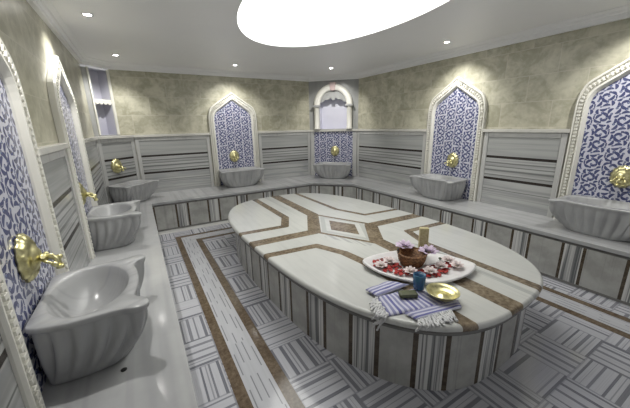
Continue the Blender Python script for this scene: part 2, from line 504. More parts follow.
for cx, cy in ((x0, y0), (x1, y0), (x1, y1), (x0, y1)):
    adj = sorted(outer, key=lambda p: (p[0]-cx)**2+(p[1]-cy)**2)
    sx = [p for p in adj if abs(p[0]-cx) < 1e-4][0]; sy = [p for p in adj if abs(p[1]-cy) < 1e-4][0]
    mb.f([(cx, cy, HCEIL), (*sx, HCEIL), (*sy, HCEIL)])
mb.build('ceiling', 'paint', kind='structure')

mb = MB(); sweep(mb, WALLP, [(0, HC), (.035, HC), (.035, HC+.045), (.055, HC+.05), (.065, HC+.07), (.10, HCEIL-.006), (.10, HCEIL), (0, HCEIL)]); mb.build('trim_1', 'cornice', kind='structure')

# ledge capping the marble dado: runs between the arched niches
NW = .44                                           # half width of an arched niche
NL, NR, NBK = (1.68, 3.38), (.93, 2.725), 1.58     # niche centres on the walls
ti = 2
def ledge(poly):
    global ti
    mb = MB(); mb.prism(poly, HL-.028, HL+.012); mb.build('trim_%d' % ti, 'ledge', kind='structure', bevel=.004); ti += 1
LP = .055
for y0_, y1_ in ((YF, NL[0]-NW), (NL[0]+NW, NL[1]-NW)): ledge([(XL, y0_), (XL+LP, y0_), (XL+LP, y1_), (XL, y1_)])
din = inset(DADOP, LP)
ledge([(XL, NL[1]+NW), (XL+LP, NL[1]+NW), din[1], din[2], (NBK-NW, YB-LP), (NBK-NW, YB), (XL+UL, YB), (XL, YB-UL)])
ledge([(NBK+NW, YB), (NBK+NW, YB-LP), din[3], din[4], (XR-LP, NR[1]+NW), (XR, NR[1]+NW), (XR, YB-CR), (XR-CR, YB)])
for y0_, y1_ in ((NR[0]+NW, NR[1]-NW), (YF, NR[0]-NW)): ledge([(XR, y0_), (XR-LP, y0_), (XR-LP, y1_), (XR, y1_)])

# ------------------------------------------------------------------ dado panels
def wall_panel(label, a, b, mat='panel', group='framed marble wall panels'):
    """framed panel on the wall from a to b (room on the right-hand side of a->b)"""
    A, B = Vector(a), Vector(b); L = (B-A).length; mid = (A+B)/2; ang = math.atan2(B.y-A.y, B.x-A.x)
    t = thing('marble_wall_panel', label, 'wall panel', (mid.x, mid.y, HB), ang, group)
    h = L/2-.0165; g = .055; z1 = HL-.03-HB
    # local y points left of a->b, so the room is at -y
    MB().box((-h+g, -.022, .0), (h-g, -.002, z1-g)).build('panel', mat, t)
    mb = MB(); mb.box((-h, -.034, 0), (-h+g, -.002, z1)); mb.box((h-g, -.034, 0), (h, -.002, z1)); mb.box((-h+g, -.034, z1-g), (h-g, -.002, z1))
    mb.build('border', 'frame', t, bevel=.006)
    return t
wall_panel('grey banded marble panel between the lever tap arch and the arch seen edge-on', (XL, NL[0]+NW), (XL, NL[1]-NW))
wall_panel('narrow grey banded marble panel hidden partly by the farther arch on the basin-lined side wall', (XL, NL[1]+NW), (XL, YB-DL_))
wall_panel('angled banded marble panel under the shelved corner niche, with a brass tap', (XL, YB-DL_), (XL+DL_, YB))
wall_panel('wide grey banded marble panel on the end wall beside the shelved corner', (XL+DL_, YB), (NBK-NW, YB))
wall_panel('grey banded marble panel on the end wall beside the round-arched corner', (NBK+NW, YB), (XR-CR, YB))
wall_panel('long banded marble panel between the round-arched corner and the next pointed arch', (XR, YB-CR), (XR, NR[1]+NW))
wall_panel('dark-barred grey marble panel between the large cropped arch and the complete arch', (XR, NR[1]-NW), (XR, NR[0]+NW))
# plain runs of the dado beyond the picture's edges
for a, b in (((XL, YF), (XL, NL[0]-NW)), ((XR, NR[0]-NW), (XR, YF))):
    y0_, y1_ = sorted((a[1], b[1])); s_ = 1 if a[0] < 0 else -1
    mb = MB(); mb.box((min(a[0]+s_*.002, a[0]+s_*.03), y0_, HB), (max(a[0]+s_*.002, a[0]+s_*.03), y1_, HL-.03)); mb.build('trim_%d' % ti, 'panel', kind='structure'); ti += 1
# blue tile panel in the round-arched corner
A, B = Vector((XR-CR, YB)), Vector((XR, YB-CR)); mid = (A+B)/2
t = thing('tiled_wall_panel', 'rectangular blue floral tile panel in grey border under the round-arched corner niche', 'wall panel', (mid.x, mid.y, HB), -PI/4)
h = (B-A).length/2-.0165; z1 = HL-.03-HB
MB().box((-h+.085, -.018, 0), (h-.085, -.002, z1)).build('tile_panel', 'iznik', t)
for s in (-1, 1): MB().box((min(s*h, s*(h-.085)), -.034, 0), (max(s*h, s*(h-.085)), -.002, z1)).build('border_strip', 'frame', t, bevel=.006)

# ------------------------------------------------------------------ arched niches
def half(hw, zs, zc, zsh, za, n=6):
    """right half from the apex down: straight slope, then a rounded shoulder into the jamb"""
    ax, az = hw*.80, zsh; pts = []
    for k in range(9): pts.append((ax*k/8, za+(az-za)*k/8))
    p0, p1, p2 = Vector((ax, az)), Vector((hw, az-(za-az)/ax*(hw-ax))), Vector((hw, zs))
    for k in range(1, n+1):
        q = k/n; pts.append(tuple(p0*(1-q)**2+p1*2*q*(1-q)+p2*q*q))
    for k in range(1, 9): pts.append((hw, zs+(HB-zs)*k/8))
    return pts
OUT = half(NW, 1.60, 0, 1.872, 2.10); INN = half(NW-.105, 1.60, 0, 1.775, 1.962)
OUT = [(-x, z) for x, z in OUT[::-1]]+OUT[1:]; INN = [(-x, z) for x, z in INN[::-1]]+INN[1:]
def lerp(t): return [(a[0]+(c[0]-a[0])*t, a[1]+(c[1]-a[1])*t) for a, c in zip(OUT, INN)]
def niche_meshes(t):
    z = lambda q: q-HB
    mb = MB(); mb.f([(x, -.012, z(zz)) for x, zz in lerp(.92)]); p = mb.build('tile_panel', 'iznik', t)
    mb = MB()
    prof = [(0, -.002), (0, -.040), (.07, -.052), (.16, -.052), (.24, -.026), (.60, -.026), (.66, -.050), (.80, -.050), (.97, -.022), (1., -.006)]
    mb.loft([[(x, d, z(zz)) for x, zz in lerp(q)] for q, d in prof], closed=False, smooth=False)
    # dentil blocks along the channel
    ca, cb = lerp(.28), lerp(.56); acc = 0.; step = .034
    for i in range(len(ca)-1):
        a0, a1, b0, b1 = map(Vector, (ca[i], ca[i+1], cb[i], cb[i+1])); L = ((a1+b1)/2-(a0+b0)/2).length
        while acc < L:
            q0, q1 = acc/L, min(1, (acc+.019)/L)
            P = [a0.lerp(a1, q0), b0.lerp(b1, q0), b0.lerp(b1, q1), a0.lerp(a1, q1)]
            lo = [mb.b.verts.new((v.x, -.026, z(v.y))) for v in P]; hi = [mb.b.verts.new((v.x, -.056, z(v.y))) for v in P]
            mb.b.faces.new(hi)
            for k in range(4): mb.b.faces.new((lo[k], lo[(k+1)%4], hi[(k+1)%4], hi[k]))
            acc += step
        acc -= L
    mb.build('frame', 'plaster', t)
NS = [((XL, NL[1]), PI/2, 'pointed white arch seen almost edge-on, second along from the lever tap'),
      ((XL, NL[0]), PI/2, 'cropped pointed white arch with blue tile behind the large lever tap and closest washbasin'),
      ((NBK, YB), 0., 'pointed white dentil arch of blue floral tile alone on the end wall'),
      ((XR, NR[1]), -PI/2, 'complete pointed white arch of blue floral tile on the wall facing the lever tap'),
      ((XR, NR[0]), -PI/2, 'large pointed white arch of blue floral tile cut off by the picture edge')]
first = None
for (x, y), rz, lab in NS:
    if first is None:
        first = thing('arched_niche', lab, 'niche', (x, y, HB), rz, 'pointed arches with blue tile'); niche_meshes(first)
    else: copy_thing(first, (x, y, HB), rz, lab)

# round white arch in the corner above the ledge
mid = ((Vector((XR-CR, YB))+Vector((XR, YB-CR)))/2)
t = thing('corner_arch', 'round white stone arch with rosy keystone around the corner niche', 'arch', (mid.x, mid.y, HL), -PI/4)
z = lambda q: q-HL
ri, ro = .275, .395
mb = MB()
def arc(r, zs, rz_, n=20): return [(r*math.cos(PI-PI*k/n), zs+rz_*math.sin(PI-PI*k/n)) for k in range(n+1)]
gap = .10
rings = []
for r, d in ((ro, -.002), (ro, -.05), (ro-.03, -.07), (ri+.03, -.07), (ri, -.05), (ri, .0)):
    rings.append([(x, d, z(zz)) for x, zz in arc(r, 1.90, r*1.0)])
mb.loft(rings, closed=False)
mb.build('arch_ring', 'plaster', t)
for s in (-1, 1):
    mb = MB(); mb.lathe([(.066, z(1.415)), (.066, z(1.44)), (.053, z(1.45)), (.053, z(1.85)), (.062, z(1.86))], (s*.335, -.045, 0), 16); mb.build('column', 'plaster', t)
    MB().box((s*.335-.075, -.115, z(1.86)), (s*.335+.075, -.002, z(1.895))).build('capital', 'corner', t, bevel=.006)
mb = MB(); mb.loft([[(-.045, d, z(2.165)), (.045, d, z(2.165)), (.065, d, z(2.315)), (-.065, d, z(2.315))] for d in (-.004, -.085)], True, True, True, smooth=False); mb.build('keystone', 'key', t, bevel=.005)
# grey scalloped sheet standing in for the shadow inside the arch
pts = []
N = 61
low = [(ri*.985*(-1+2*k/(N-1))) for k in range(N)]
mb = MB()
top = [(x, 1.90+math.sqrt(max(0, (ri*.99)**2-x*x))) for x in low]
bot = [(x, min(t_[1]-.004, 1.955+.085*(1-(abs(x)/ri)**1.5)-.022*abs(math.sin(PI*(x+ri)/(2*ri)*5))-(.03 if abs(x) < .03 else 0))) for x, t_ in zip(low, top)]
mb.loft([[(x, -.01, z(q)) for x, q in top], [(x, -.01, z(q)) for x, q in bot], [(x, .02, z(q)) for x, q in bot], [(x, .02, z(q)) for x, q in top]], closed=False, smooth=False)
mb.build('scalloped_shade', 'corner', t)

# shelved corner niche frame and shelf
mid = Vector((XL+UL/2, YB-UL/2)); hh = UL*math.sqrt(2)/2
t = thing('corner_shelf_surround', 'slim white frame around the tall shelved niche in the angled corner', 'niche surround', (mid.x, mid.y, HL), PI/4)
for x0_, x1_ in ((-.137, -.112), (.167, hh-.004)): MB().box((x0_, -.02, z(1.425)), (x1_, -.002, z(2.345))).build('upright', 'plaster', t, bevel=.003)
t2 = thing('niche_shelf', 'white shelf with scalloped front edge halfway up the angled corner niche', 'shelf', (mid.x, mid.y, 1.905), PI/4)
MB().box((-.108, -.012, 0), (.163, .158, .022)).build('board', 'plaster', t2, bevel=.003)
xs = [(-.105+.265*k/40) for k in range(41)]
mb = MB(); rows = []
for d, w in ((-.012, 0), (-.012, 1), (.002, 1), (.002, 0)): rows.append([(x, d, -.0005 if w == 0 else -.024-.026*abs(math.sin(PI*(x+.105)/.265*4))) for x in xs])
mb.loft(rows, closed=False, smooth=False); mb.build('scalloped_apron', 'plaster', t2)

# ------------------------------------------------------------------ bench
B0 = thing('marble_bench', 'long grey marble bench running round the walls with brown-barred front', 'bench', (0, 0, 0))
back = inset(DADOP, .001); fr = inset(FRONTP, 0.)
fr = [(FX0+.012, YF), (FX0+.012, FY1-.012), (FX1-FC-.006, FY1-.012), (FX1-.012, FY1-FC-.006), (FX1-.012, YF)]
mb = MB(); mb.prism(back+fr[::-1], HB-.042, HB); mb.build('seat_slab', 'seat', B0, bevel=.007)
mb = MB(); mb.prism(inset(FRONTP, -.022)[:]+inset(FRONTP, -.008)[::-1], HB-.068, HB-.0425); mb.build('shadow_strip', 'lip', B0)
def front(a, b, u0, u1):
    mb = MB(); A, B = Vector(a), Vector(b); n = Vector((-(B-A).y, (B-A).x)).normalized()*.03
    f = [(*a, 0.001), (*b, .001), (*b, HB-.0685), (*a, HB-.0685)]
    g = [(p[0]+n.x, p[1]+n.y, p[2]) for p in f]
    uv = [(u0, 0), (u1, 0), (u1, .38), (u0, .38)]
    mb.f(f, uv); mb.f(g[::-1], uv[::-1])
    for i in range(4): j = (i+1) % 4; mb.f([f[j], f[i], g[i], g[j]], [uv[j], uv[i], uv[i], uv[j]])
    mb.build('front_panel', 'bench_front', B0, fix=False)
q = inset(FRONTP, 0)
front(q[0], q[1], 0., (FY1-YF)/.455)
front(q[1], q[2], (FX0-1.30)/.47+5, (FX1-FC-1.30)/.47+5)
front(q[2], q[3], .12, .12+.765/.455)
ku = lambda y: (2.41-y)/.445+10
front(q[3], q[4], ku(FY1-FC), ku(YF))
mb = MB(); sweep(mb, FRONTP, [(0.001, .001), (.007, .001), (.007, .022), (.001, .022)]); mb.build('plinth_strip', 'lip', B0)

# ------------------------------------------------------------------ heated platform
CR_, SR_ = math.cos(.049), math.sin(.049)
def sup(a, b, n=2.85, N=160, c=SLAB_C):
    r = []
    for k in range(N):
        th = 2*PI*k/N; ct, st = math.cos(th), math.sin(th)
        u, v = a*math.copysign(abs(ct)**(2/n), ct), b*math.copysign(abs(st)**(2/n), st); r.append((c[0]+u*CR_-v*SR_, c[1]+u*SR_+v*CR_))
    # resample evenly
    P = r+[r[0]]; L = [0]
    for p, q in zip(P, P[1:]): L.append(L[-1]+math.dist(p, q))
    out, j = [], 0
    for k in range(N):
        s = L[-1]*k/N
        while L[j+1] < s: j += 1
        w = (s-L[j])/(L[j+1]-L[j]+1e-12); out.append((P[j][0]+(P[j+1][0]-P[j][0])*w, P[j][1]+(P[j+1][1]-P[j][1])*w))
    return out, L[-1]
SA, SB, SZ = .955, 1.706, .480
T = thing('heated_platform', 'large oval marble platform with brown inlaid bands in the centre of the room', 'platform', (0, 0, 0))
mb = MB(); rings = []
for d, zz in ((.055, SZ-.040), (.010, SZ-.040), (.002, SZ-.034), (0, SZ-.024), (.002, SZ-.012), (.008, SZ-.004), (.018, SZ)):
    rings.append([(x, y, zz) for x, y in sup(SA-d, SB-d)[0]])
mb.loft(rings, True, False, True); mb.build('top_slab', 'slab', T)
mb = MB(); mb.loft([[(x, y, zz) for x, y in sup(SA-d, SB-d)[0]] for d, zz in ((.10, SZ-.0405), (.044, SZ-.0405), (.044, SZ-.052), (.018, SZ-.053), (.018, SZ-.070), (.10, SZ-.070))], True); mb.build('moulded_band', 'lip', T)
mb = MB(); mb.uv = mb.b.loops.layers.uv.new('UVMap')
ring, per = sup(SA-.062, SB-.062); N = len(ring); npan = 22
for k in range(N):
    a, c = ring[k], ring[(k+1) % N]; u0, u1 = npan*k/N+.229, npan*(k+1)/N+.229
    fc = mb.f([(*a, .001), (*c, .001), (*c, SZ-.0705), (*a, SZ-.0705)], [(u0, 0), (u1, 0), (u1, .4), (u0, .4)]); fc.smooth = True
mb.build('base_wall', 'plat', T, fix=False)

# ------------------------------------------------------------------ washbasins (kurna)
def catmull(P, m):
    out = []; n = len(P)
    for i in range(n):
        p0, p1, p2, p3 = (Vector(P[(i+k-1) % n]) for k in range(4))
        for k in range(m):
            t = k/m
            out.append(.5*((2*p1)+(p2-p0)*t+(2*p0-5*p1+4*p2-p3)*t*t+(3*p1-p0-3*p2+p3)*t**3))
    return out
RIM = [(.0, .012), (.14, .012), (.25, .012), (.276, .028), (.300, .08), (.318, .16), (.318, .25), (.317, .32), (.325, .375), (.340, .415), (.338, .448), (.314, .470), (.280, .468), (.254, .448), (.232, .424), (.195, .412), (.11, .424), (.0, .432)]
RIM = RIM+[(-x, y) for x, y in RIM[-2:0:-1]]
def even(P, N):
    """resample a closed outline at N even steps, starting from its first point"""
    P = [Vector(p) for p in P]; P.append(P[0]); L = [0.]
    for p, q in zip(P, P[1:]): L.append(L[-1]+(q-p).length)
    out, j = [], 0
    for k in range(N):
        d = L[-1]*k/N
        while L[j+1] < d: j += 1
        out.append(P[j].lerp(P[j+1], (d-L[j])/max(1e-9, L[j+1]-L[j])))
    return out
BC = (0., .215); NB = 220
O_RIM = even(catmull(RIM, 8), NB)
O_BOT = even(catmull([(0, .02), (.13, .02), (.21, .025), (.230, .06), (.236, .18), (.21, .29), (.13, .355), (0, .37), (-.13, .355), (-.21, .29), (-.236, .18), (-.230, .06), (-.21, .025), (-.13, .02)], 8), NB)
BH = .275
def basin_mesh(t):
    mb = MB(); rings = []
    cen = Vector(BC)
    def ring(O, zz, off=0.):
        out = []
        for p in O:
            d = p-cen; q = p-d.normalized()*off
            out.append((q.x, max(.003, q.y), zz))
        return out
    for q in (0, .02, .08, .18, .30, .43, .56, .68, .79, .88):
        w = math.sin(min(1., q/.92)*PI/2)**1.0                 # convex bowl profile
        env = max(0., math.sin(PI*min(1., q/.97))); O = []
        for k in range(NB):
            p = O_BOT[k].lerp(O_RIM[k]+(cen-O_RIM[k])*.045, w); front = 1. if NB*.12 < k < NB*.88 else 0.
            O.append(cen+(p-cen)*(1+.11*env*front*(abs(math.sin(PI*26*k/NB))-.62))*(.97 if q == 0 else 1.))
        rings.append(ring(O, BH*q))
    rings.append(ring(O_RIM, BH*.915, .005)); rings.append(ring(O_RIM, BH*.94)); rings.append(ring(O_RIM, BH*.985)); rings.append(ring(O_RIM, BH, .006))
    def inner(a, b, c=.212):
        out = []
        for k in range(NB):
            th = -PI/2+2*PI*k/NB
            x, y = a*math.cos(th), b*math.sin(th)
            out.append((x, c+y))
        return out
    for a, b, zz in ((.280, .178, BH), (.272, .170, BH-.006), (.258, .158, BH-.035), (.225, .135, BH-.08), (.165, .095, BH-.125), (.08, .045, BH-.145), (.02, .012, BH-.15)):
        rings.append([(x, y, zz) for x, y in inner(a, b)])
    mb.loft(rings, True, True, True)
    for f in mb.b.faces: f.smooth = True
    mb.build('bowl', 'basin', t)
    mb = MB(); mb.lathe([(.004, BH-.1485), (.016, BH-.1475), (.019, BH-.149)], (0, .212, 0), 14); mb.build('drain', 'brass', t)
G = .014
BS = [((XL+G, NL[0]-.02), -PI/2, 'closest marble washbasin, under the brass tap with two levers', (.92, .92, 1.16)),
      ((XL+G, NL[1]-.06), -PI/2, 'marble washbasin second along the bench from the lever tap', (.92, .92, 1.16)),
      ((XL+DL_/2-.026, YB-DL_/2-.086), -PI*3/4, 'marble washbasin in the angled corner under the shelved niche', (.88, .95, 1.)),
      ((NBK-.02, YB-G), PI, 'marble washbasin under the only arch of the end wall', (1.16, 1., 1.12)),
      ((XR-CR/2+.012, YB-CR/2-.06), PI*3/4, 'marble washbasin in the corner under the round white arch', (1.13, 1., 1.08)),
      ((XR-G, NR[1]), PI/2, 'marble washbasin under the complete pointed arch on the wall facing the lever tap', (1.07, 1., 1.08)),
      ((XR-G, NR[0]), PI/2, 'marble washbasin cut off by the picture edge under the large arch', (1.07, 1., 1.08))]
first = None
for (x, y), rz, lab, sc_ in BS:
    if first is None:
        first = thing('wash_basin', lab, 'washbasin', (x, y, HB), rz, 'carved marble washbasins'); basin_mesh(first)
    else: copy_thing(first, (x, y, HB), rz, lab).scale = sc_
first.scale = BS[0][3]

# ------------------------------------------------------------------ brass taps
def tap_mesh(t):
    mb = MB(); rings = []
    N = 56
    for q, d in ((1., 0.), (1., .008), (.86, .020), (.70, .030), (.62, .026), (.5, .034), (.28, .046), (.06, .050)):
        r = []
        for k in range(N):
            th = 2*PI*k/N; lob = 1+.10*abs(math.sin(th*7))*(q if q > .6 else 0)
            r.append((.085*q*lob*math.cos(th), d*1.2, .100*q*lob*math.sin(th)))
        rings.append(r)
    mb.loft(rings, True, True, True); mb.build('rosette', 'brass', t)
    mb = MB(); mb.tube([(0, .04, -.012), (0, .075, -.012)], [.019, .017], 14)
    mb.tube([(0, .07, -.012), (0, .090, -.014), (0, .106, -.03), (0, .110, -.062)], [.016, .0145, .0125, .0115], 12); mb.tube([(0, .110, -.058), (0, .111, -.074)], [.015, .016], 12); mb.build('spout', 'brass', t)
    for s in (-1, 1):
        mb = MB(); mb.tube([(s*.012, .06, -.014), (s*.036, .075, -.022), (s*.046, .10, -.034)], [.0085, .0065, .006], 10); mb.ball((s*.047, .106, -.037), .0125)
        mb.tube([(s*.02, .068, -.012), (s*.03, .068, .0)], [.011, .009], 10); mb.build('lever', 'brass', t)
TS = [((XL+.014, NL[0]-.03), -PI/2, 'brass tap with two ball-ended levers, largest of all the taps'),
      ((XL+.014, NL[1]-.22), -PI/2, 'brass tap above the second basin along from the lever tap, seen from its side'),
      ((XL+DL_/2+.017-.055, YB-DL_/2-.017-.055), -PI*3/4, 'brass rosette tap on the banded marble of the angled corner'),
      ((NBK-.04, YB-.014), PI, 'brass rosette tap on blue tile under the end wall arch'),
      ((XR-CR/2-.014+.025, YB-CR/2-.014-.025), PI*3/4, 'brass rosette tap on the rectangular tile panel of the round-arched corner'),
      ((XR-.014, NR[1]-.03), PI/2, 'brass rosette tap on blue tile of the complete pointed arch'),
      ((XR-.014, NR[0]-.02), PI/2, 'brass rosette tap on blue tile of the arch cut off by the picture edge')]
first = None
for (x, y), rz, lab in TS:
    if first is None:
        first = thing('brass_tap', lab, 'tap', (x, y, .975), rz, 'brass wall taps'); tap_mesh(first)
    else: copy_thing(first, (x, y, .975), rz, lab)

# bench drain
o = MB().lathe([(.013, .0), (.013, .002), (.009, .0025)], (0, 0, 0), 16).build('bench_drain', 'dark'); o.location = (-.20, 1.40, HB+.0005)
tag(o, 'tiny dark drain hole in the bench top in front of the closest basin', 'drain')

# ------------------------------------------------------------------ things on the platform
TZ = SZ+.001
# tray
ctr = Vector((1.62, 1.32)); ax = Vector((.80, -.60)).normalized(); ay = Vector((-ax.y, ax.x))
ang = math.atan2(ax.y, ax.x)
def tray_ring(q, zz, n=72):
    r = []
    for k in range(n):
        th = 2*PI*k/n; c, s = math.cos(th), math.sin(th); e = 1.55
        r.append((.395*q*math.copysign(abs(c)**(2/e), c), .262*q*math.copysign(abs(s)**(2/e), s), zz+.014*(abs(c)**6)*(q > .8)))
    return r
mb = MB(); mb.loft([tray_ring(.80, 0), tray_ring(.92, .006), tray_ring(1., .024), tray_ring(1., .034), tray_ring(.97, .038), tray_ring(.92, .032), tray_ring(.84, .014), tray_ring(.79, .0125), tray_ring(.4, .012), tray_ring(.02, .012)], True, True, True)
o = mb.build('serving_tray', 'tray'); o.location = (*ctr, TZ); o.rotation_euler = (0, 0, ang); tag(o, 'white leaf-shaped tray strewn with petals on the platform', 'tray')
def on_tray(u, v): p = ctr+ax*u+ay*v; return p.x, p.y
# basket
bx, by = 1.615, 1.375; BZ = TZ+.0165
t = thing('wicker_basket', 'round brown wicker basket standing on the petal-strewn tray', 'basket', (bx, by, BZ))
mb = MB(); n = 40
rings = []
for i in range(11):
    q = i/10; rr = .074+.024*math.sin(q*PI*.62)
    rings.append([((rr+.0035*(1 if (k//2+i) % 2 else -1))*math.cos(2*PI*k/n), (rr+.0035*(1 if (k//2+i) % 2 else -1))*math.sin(2*PI*k/n), .085*q) for k in range(n)])
rings += [[(rr_*math.cos(2*PI*k/n), rr_*math.sin(2*PI*k/n), zz) for k in range(n)] for rr_, zz in ((.085, .085), (.076, .03), (.01, .028))]
mb.loft(rings, True, True, True); mb.build('woven_body', 'wicker', t)
mb = MB(); mb.tube([(  .100*math.cos(2*PI*k/32), .100*math.sin(2*PI*k/32), .087+.003*(k % 2)) for k in range(33)], .0075, 8); mb.build('rim', 'wicker', t)
for s in (-1, 1):
    mb = MB(); mb.tube([(ax.x*s*.099-.02*ay.x+ay.x*.04*q, ax.y*s*.099-.02*ay.y+ay.y*.04*q, .088+.03*math.sin(PI*q)) for q in [k/10 for k in range(11)]], .006, 8); mb.build('handle', 'dark', t)
# loofah block standing in the basket
o = MB().box((-.034, -.019, 0), (.034, .019, .235)).build('loofah', 'loofah', bevel=.008); o.location = (1.785, 1.418, TZ+.0175); o.rotation_euler = (0, 0, ang)
tag(o, 'upright pale beige loofah block standing behind the wicker basket', 'loofah')
# flowers
def flower(name, mat, p, r, label, grp, tilt=.0):
    t = thing(name, label, 'flower', p, random.random()*6, grp)
    mb = MB()
    for ringi, (m, rr, up) in enumerate(((7, 1., .35), (5, .62, .75))):
        for k in range(m):
            a = 2*PI*k/m+ringi*.4; c, s = math.cos(a), math.sin(a); w = r*.36*rr
            rows = []
            for q in (0., .35, .7, 1.):
                d = r*rr*q; hgt = r*up*q*(1.4-.5*q); ww = w*math.sin(PI*min(.9, .15+q*.7))
                rows.append([(c*d-s*e*ww, s*d+c*e*ww, hgt+abs(e)*.1*r+.003) for e in (-1, -.4, .4, 1)])
            mb.loft(rows, closed=False)
    o = mb.build('petals', mat, t); md = o.modifiers.new('thick', 'SOLIDIFY'); md.thickness = .0015
    MB().ball((0, 0, r*.22), r*.22).build('flower_heart', 'loofah', t)
    return t
for (x, y, h, lab) in ((1.645, 1.475, .094, 'lilac blossom resting on the basket rim by its dark handle'), (1.715, 1.312, .094, 'lilac blossom resting on the basket rim by the loofah')):
    flower('lilac_flower', 'lilac', (x, y, TZ+h), .072, lab, 'lilac flowers at the basket')
for (u, v, lab) in ((-.135, .04, 'pale pink blossom on the tray beside the basket and red petals'), (-.06, -.06, 'pale blossom on the tray in front of the basket'), (-.265, -.035, 'pale blossom among the red petals closest to the tray end beside the brown band'), (.06, -.10, 'pale blossom on the tray behind the blue cup'), (.155, -.02, 'pale blossom on the tray towards its upturned tip'), (.27, .0, 'pale pink blossom closest to the tray tip beside the beige band'), (.235, .085, 'pale blossom on the tray behind the basket flowers')):
    x, y = on_tray(u, v); dv = Vector((x-bx, y-by))
    if dv.length < .158: x, y = Vector((bx, by))+dv.normalized()*.158
    flower('pale_flower', 'blush', (x, y, TZ+.0205), .050, lab, 'pale blossoms on the tray')
# leaves
for (u, v, lab) in ((-.17, .07, 'small dark green leaf on the tray beside the basket'), (.19, .12, 'small dark green leaf at the back edge of the tray')):
    x, y = on_tray(u, v); mb = MB()
    mb.loft([[(q*.05-.025, -w*.014, .006*math.sin(q*3)), (q*.05-.025, 0, .010*math.sin(q*3)+.003), (q*.05-.025, w*.014, .006*math.sin(q*3))] for q, w in ((0, .05), (.25, .8), (.55, 1), (.8, .6), (1, .05))], closed=False)
    o = mb.build('green_leaf', 'leaf'); md = o.modifiers.new('thick', 'SOLIDIFY'); md.thickness = .0015
    o.location = (x, y, TZ+.026); o.rotation_euler = (.2, .1, random.random()*6); tag(o, lab, 'leaf')
# rose petals
def petal_mesh():
    mb = MB(); rows = []
    for i in range(5):
        q = i/4; w = .0125*math.sin(PI*(.12+.76*q))
        rows.append([(-.014+.028*q, e*w, .0035*(e*e)+.004*q*q) for e in (-1, -.5, 0, .5, 1)])
    mb.loft(rows, closed=False); return mb
pet = None; placed = []
rnd = random.Random(21)
clusters = [(-.27, .03, .06, 9), (-.22, .06, .05, 6), (-.20, -.06, .05, 7), (-.13, -.10, .05, 7), (-.07, -.11, .05, 8), (0, -.12, .04, 5), (.09, -.02, .04, 5), (.13, -.06, .045, 6), (.19, .0, .03, 5), (.24, .04, .03, 4), (.10, -.11, .03, 3), (.02, -.06, .02, 2), (-.13, -.0, .03, 4)]
for u0, v0, sp, n in clusters:
    for _ in range(n):
        for _try in range(30):
            u, v = u0+rnd.uniform(-sp, sp), v0+rnd.uniform(-sp, sp)*.8
            if math.dist(on_tray(u, v), (bx, by)) < .11 or math.dist(on_tray(u, v), (1.745, 1.40)) < .05 or any(math.dist((u, v), q) < .036 for q in ((-.135, .04), (-.06, -.06), (.155, -.02), (.27, 0), (.235, .085), (-.265, -.035), (.06, -.10))) or (abs(u)/.36)**1.5+(abs(v)/.24)**1.5 > .85: continue
            if all((u-a)**2+(v-b)**2 > .027**2 for a, b in placed): break
        else: continue
        placed.append((u, v))
        if pet is None: pet = petal_mesh().build('rose_petal', 'petal'); o = pet; md = o.modifiers.new('thick', 'SOLIDIFY'); md.thickness = .0012
        else: o = pet.copy(); C.objects.link(o)
        x, y = on_tray(u, v); o.location = (x, y, TZ+.0175+rnd.uniform(0, .004)); o.rotation_euler = (rnd.uniform(-.3, .3), rnd.uniform(-.3, .3), rnd.uniform(0, 6.28)); s = rnd.uniform(1.25, 1.7); o.scale = (s, s, s)
        tag(o, 'small red rose petal scattered on the white tray round the basket', 'petal', 'red rose petals on the tray')

# towel
TW = thing('striped_towel', 'folded blue and white striped hammam towel with fringes, near the platform edge', 'towel', (1.2, 1.08, TZ))
def quad_cloth(mb, P, zt, across, edge=.008, n=14, fold=.004, seed=0):
    P = [Vector(p) for p in P]; r = random.Random(seed)
    if mb.uv is None: mb.uv = mb.b.loops.layers.uv.new('UVMap')
    w0 = (P[1]-P[0]).length; w1 = (P[3]-P[0]).length
    def at(i, j):
        a = P[0].lerp(P[1], i/n).lerp(P[3].lerp(P[2], i/n), j/n)
        e = min(i, n-i, j, n-j)
        return (a.x-1.2, a.y-1.08, zt+(0 if e else -edge*.6)+fold*math.sin(i*.9+seed)*math.sin(j*.7+seed*2)*.5)
    V = [[mb.b.verts.new(at(i, j)) for j in range(n+1)] for i in range(n+1)]
    W = [[mb.b.verts.new((v.co.x, v.co.y, max(.0005, zt-edge))) for v in row] for row in V]
    uv = lambda i, j: ((j/n*w1, i/n*w0) if across else (i/n*w0, j/n*w1))
    for i in range(n):
        for j in range(n):
            f = mb.b.faces.new((V[i][j], V[i+1][j], V[i+1][j+1], V[i][j+1])); f.smooth = True
            for l, q in zip(f.loops, (uv(i, j), uv(i+1, j), uv(i+1, j+1), uv(i, j+1))): l[mb.uv].uv = q
    rim = [(i, 0) for i in range(n)]+[(n, j) for j in range(n)]+[(i, n) for i in range(n, 0, -1)]+[(0, j) for j in range(n, 0, -1)]
    for a, c in zip(rim, rim[1:]+rim[:1]):
        f = mb.b.faces.new((V[a[0]][a[1]], W[a[0]][a[1]], W[c[0]][c[1]], V[c[0]][c[1]]))
        for l, q in zip(f.loops, (uv(*a), uv(*a), uv(*c), uv(*c))): l[mb.uv].uv = q
mb = MB()
quad_cloth(mb, [(1.114, 1.20), (1.41, 1.13), (1.41, .91), (1.045, 1.02)], .014, False, .013, seed=1)
quad_cloth(mb, [(1.10, 1.278), (1.30, 1.277), (1.375, 1.175), (1.108, 1.18)], .026, True, .011, seed=2)
quad_cloth(mb, [(1.128, .985), (1.485, .905), (1.44, .85), (1.14, .91)], .020, True, .011, seed=3)
mb.build('cloth', 'towel', TW)
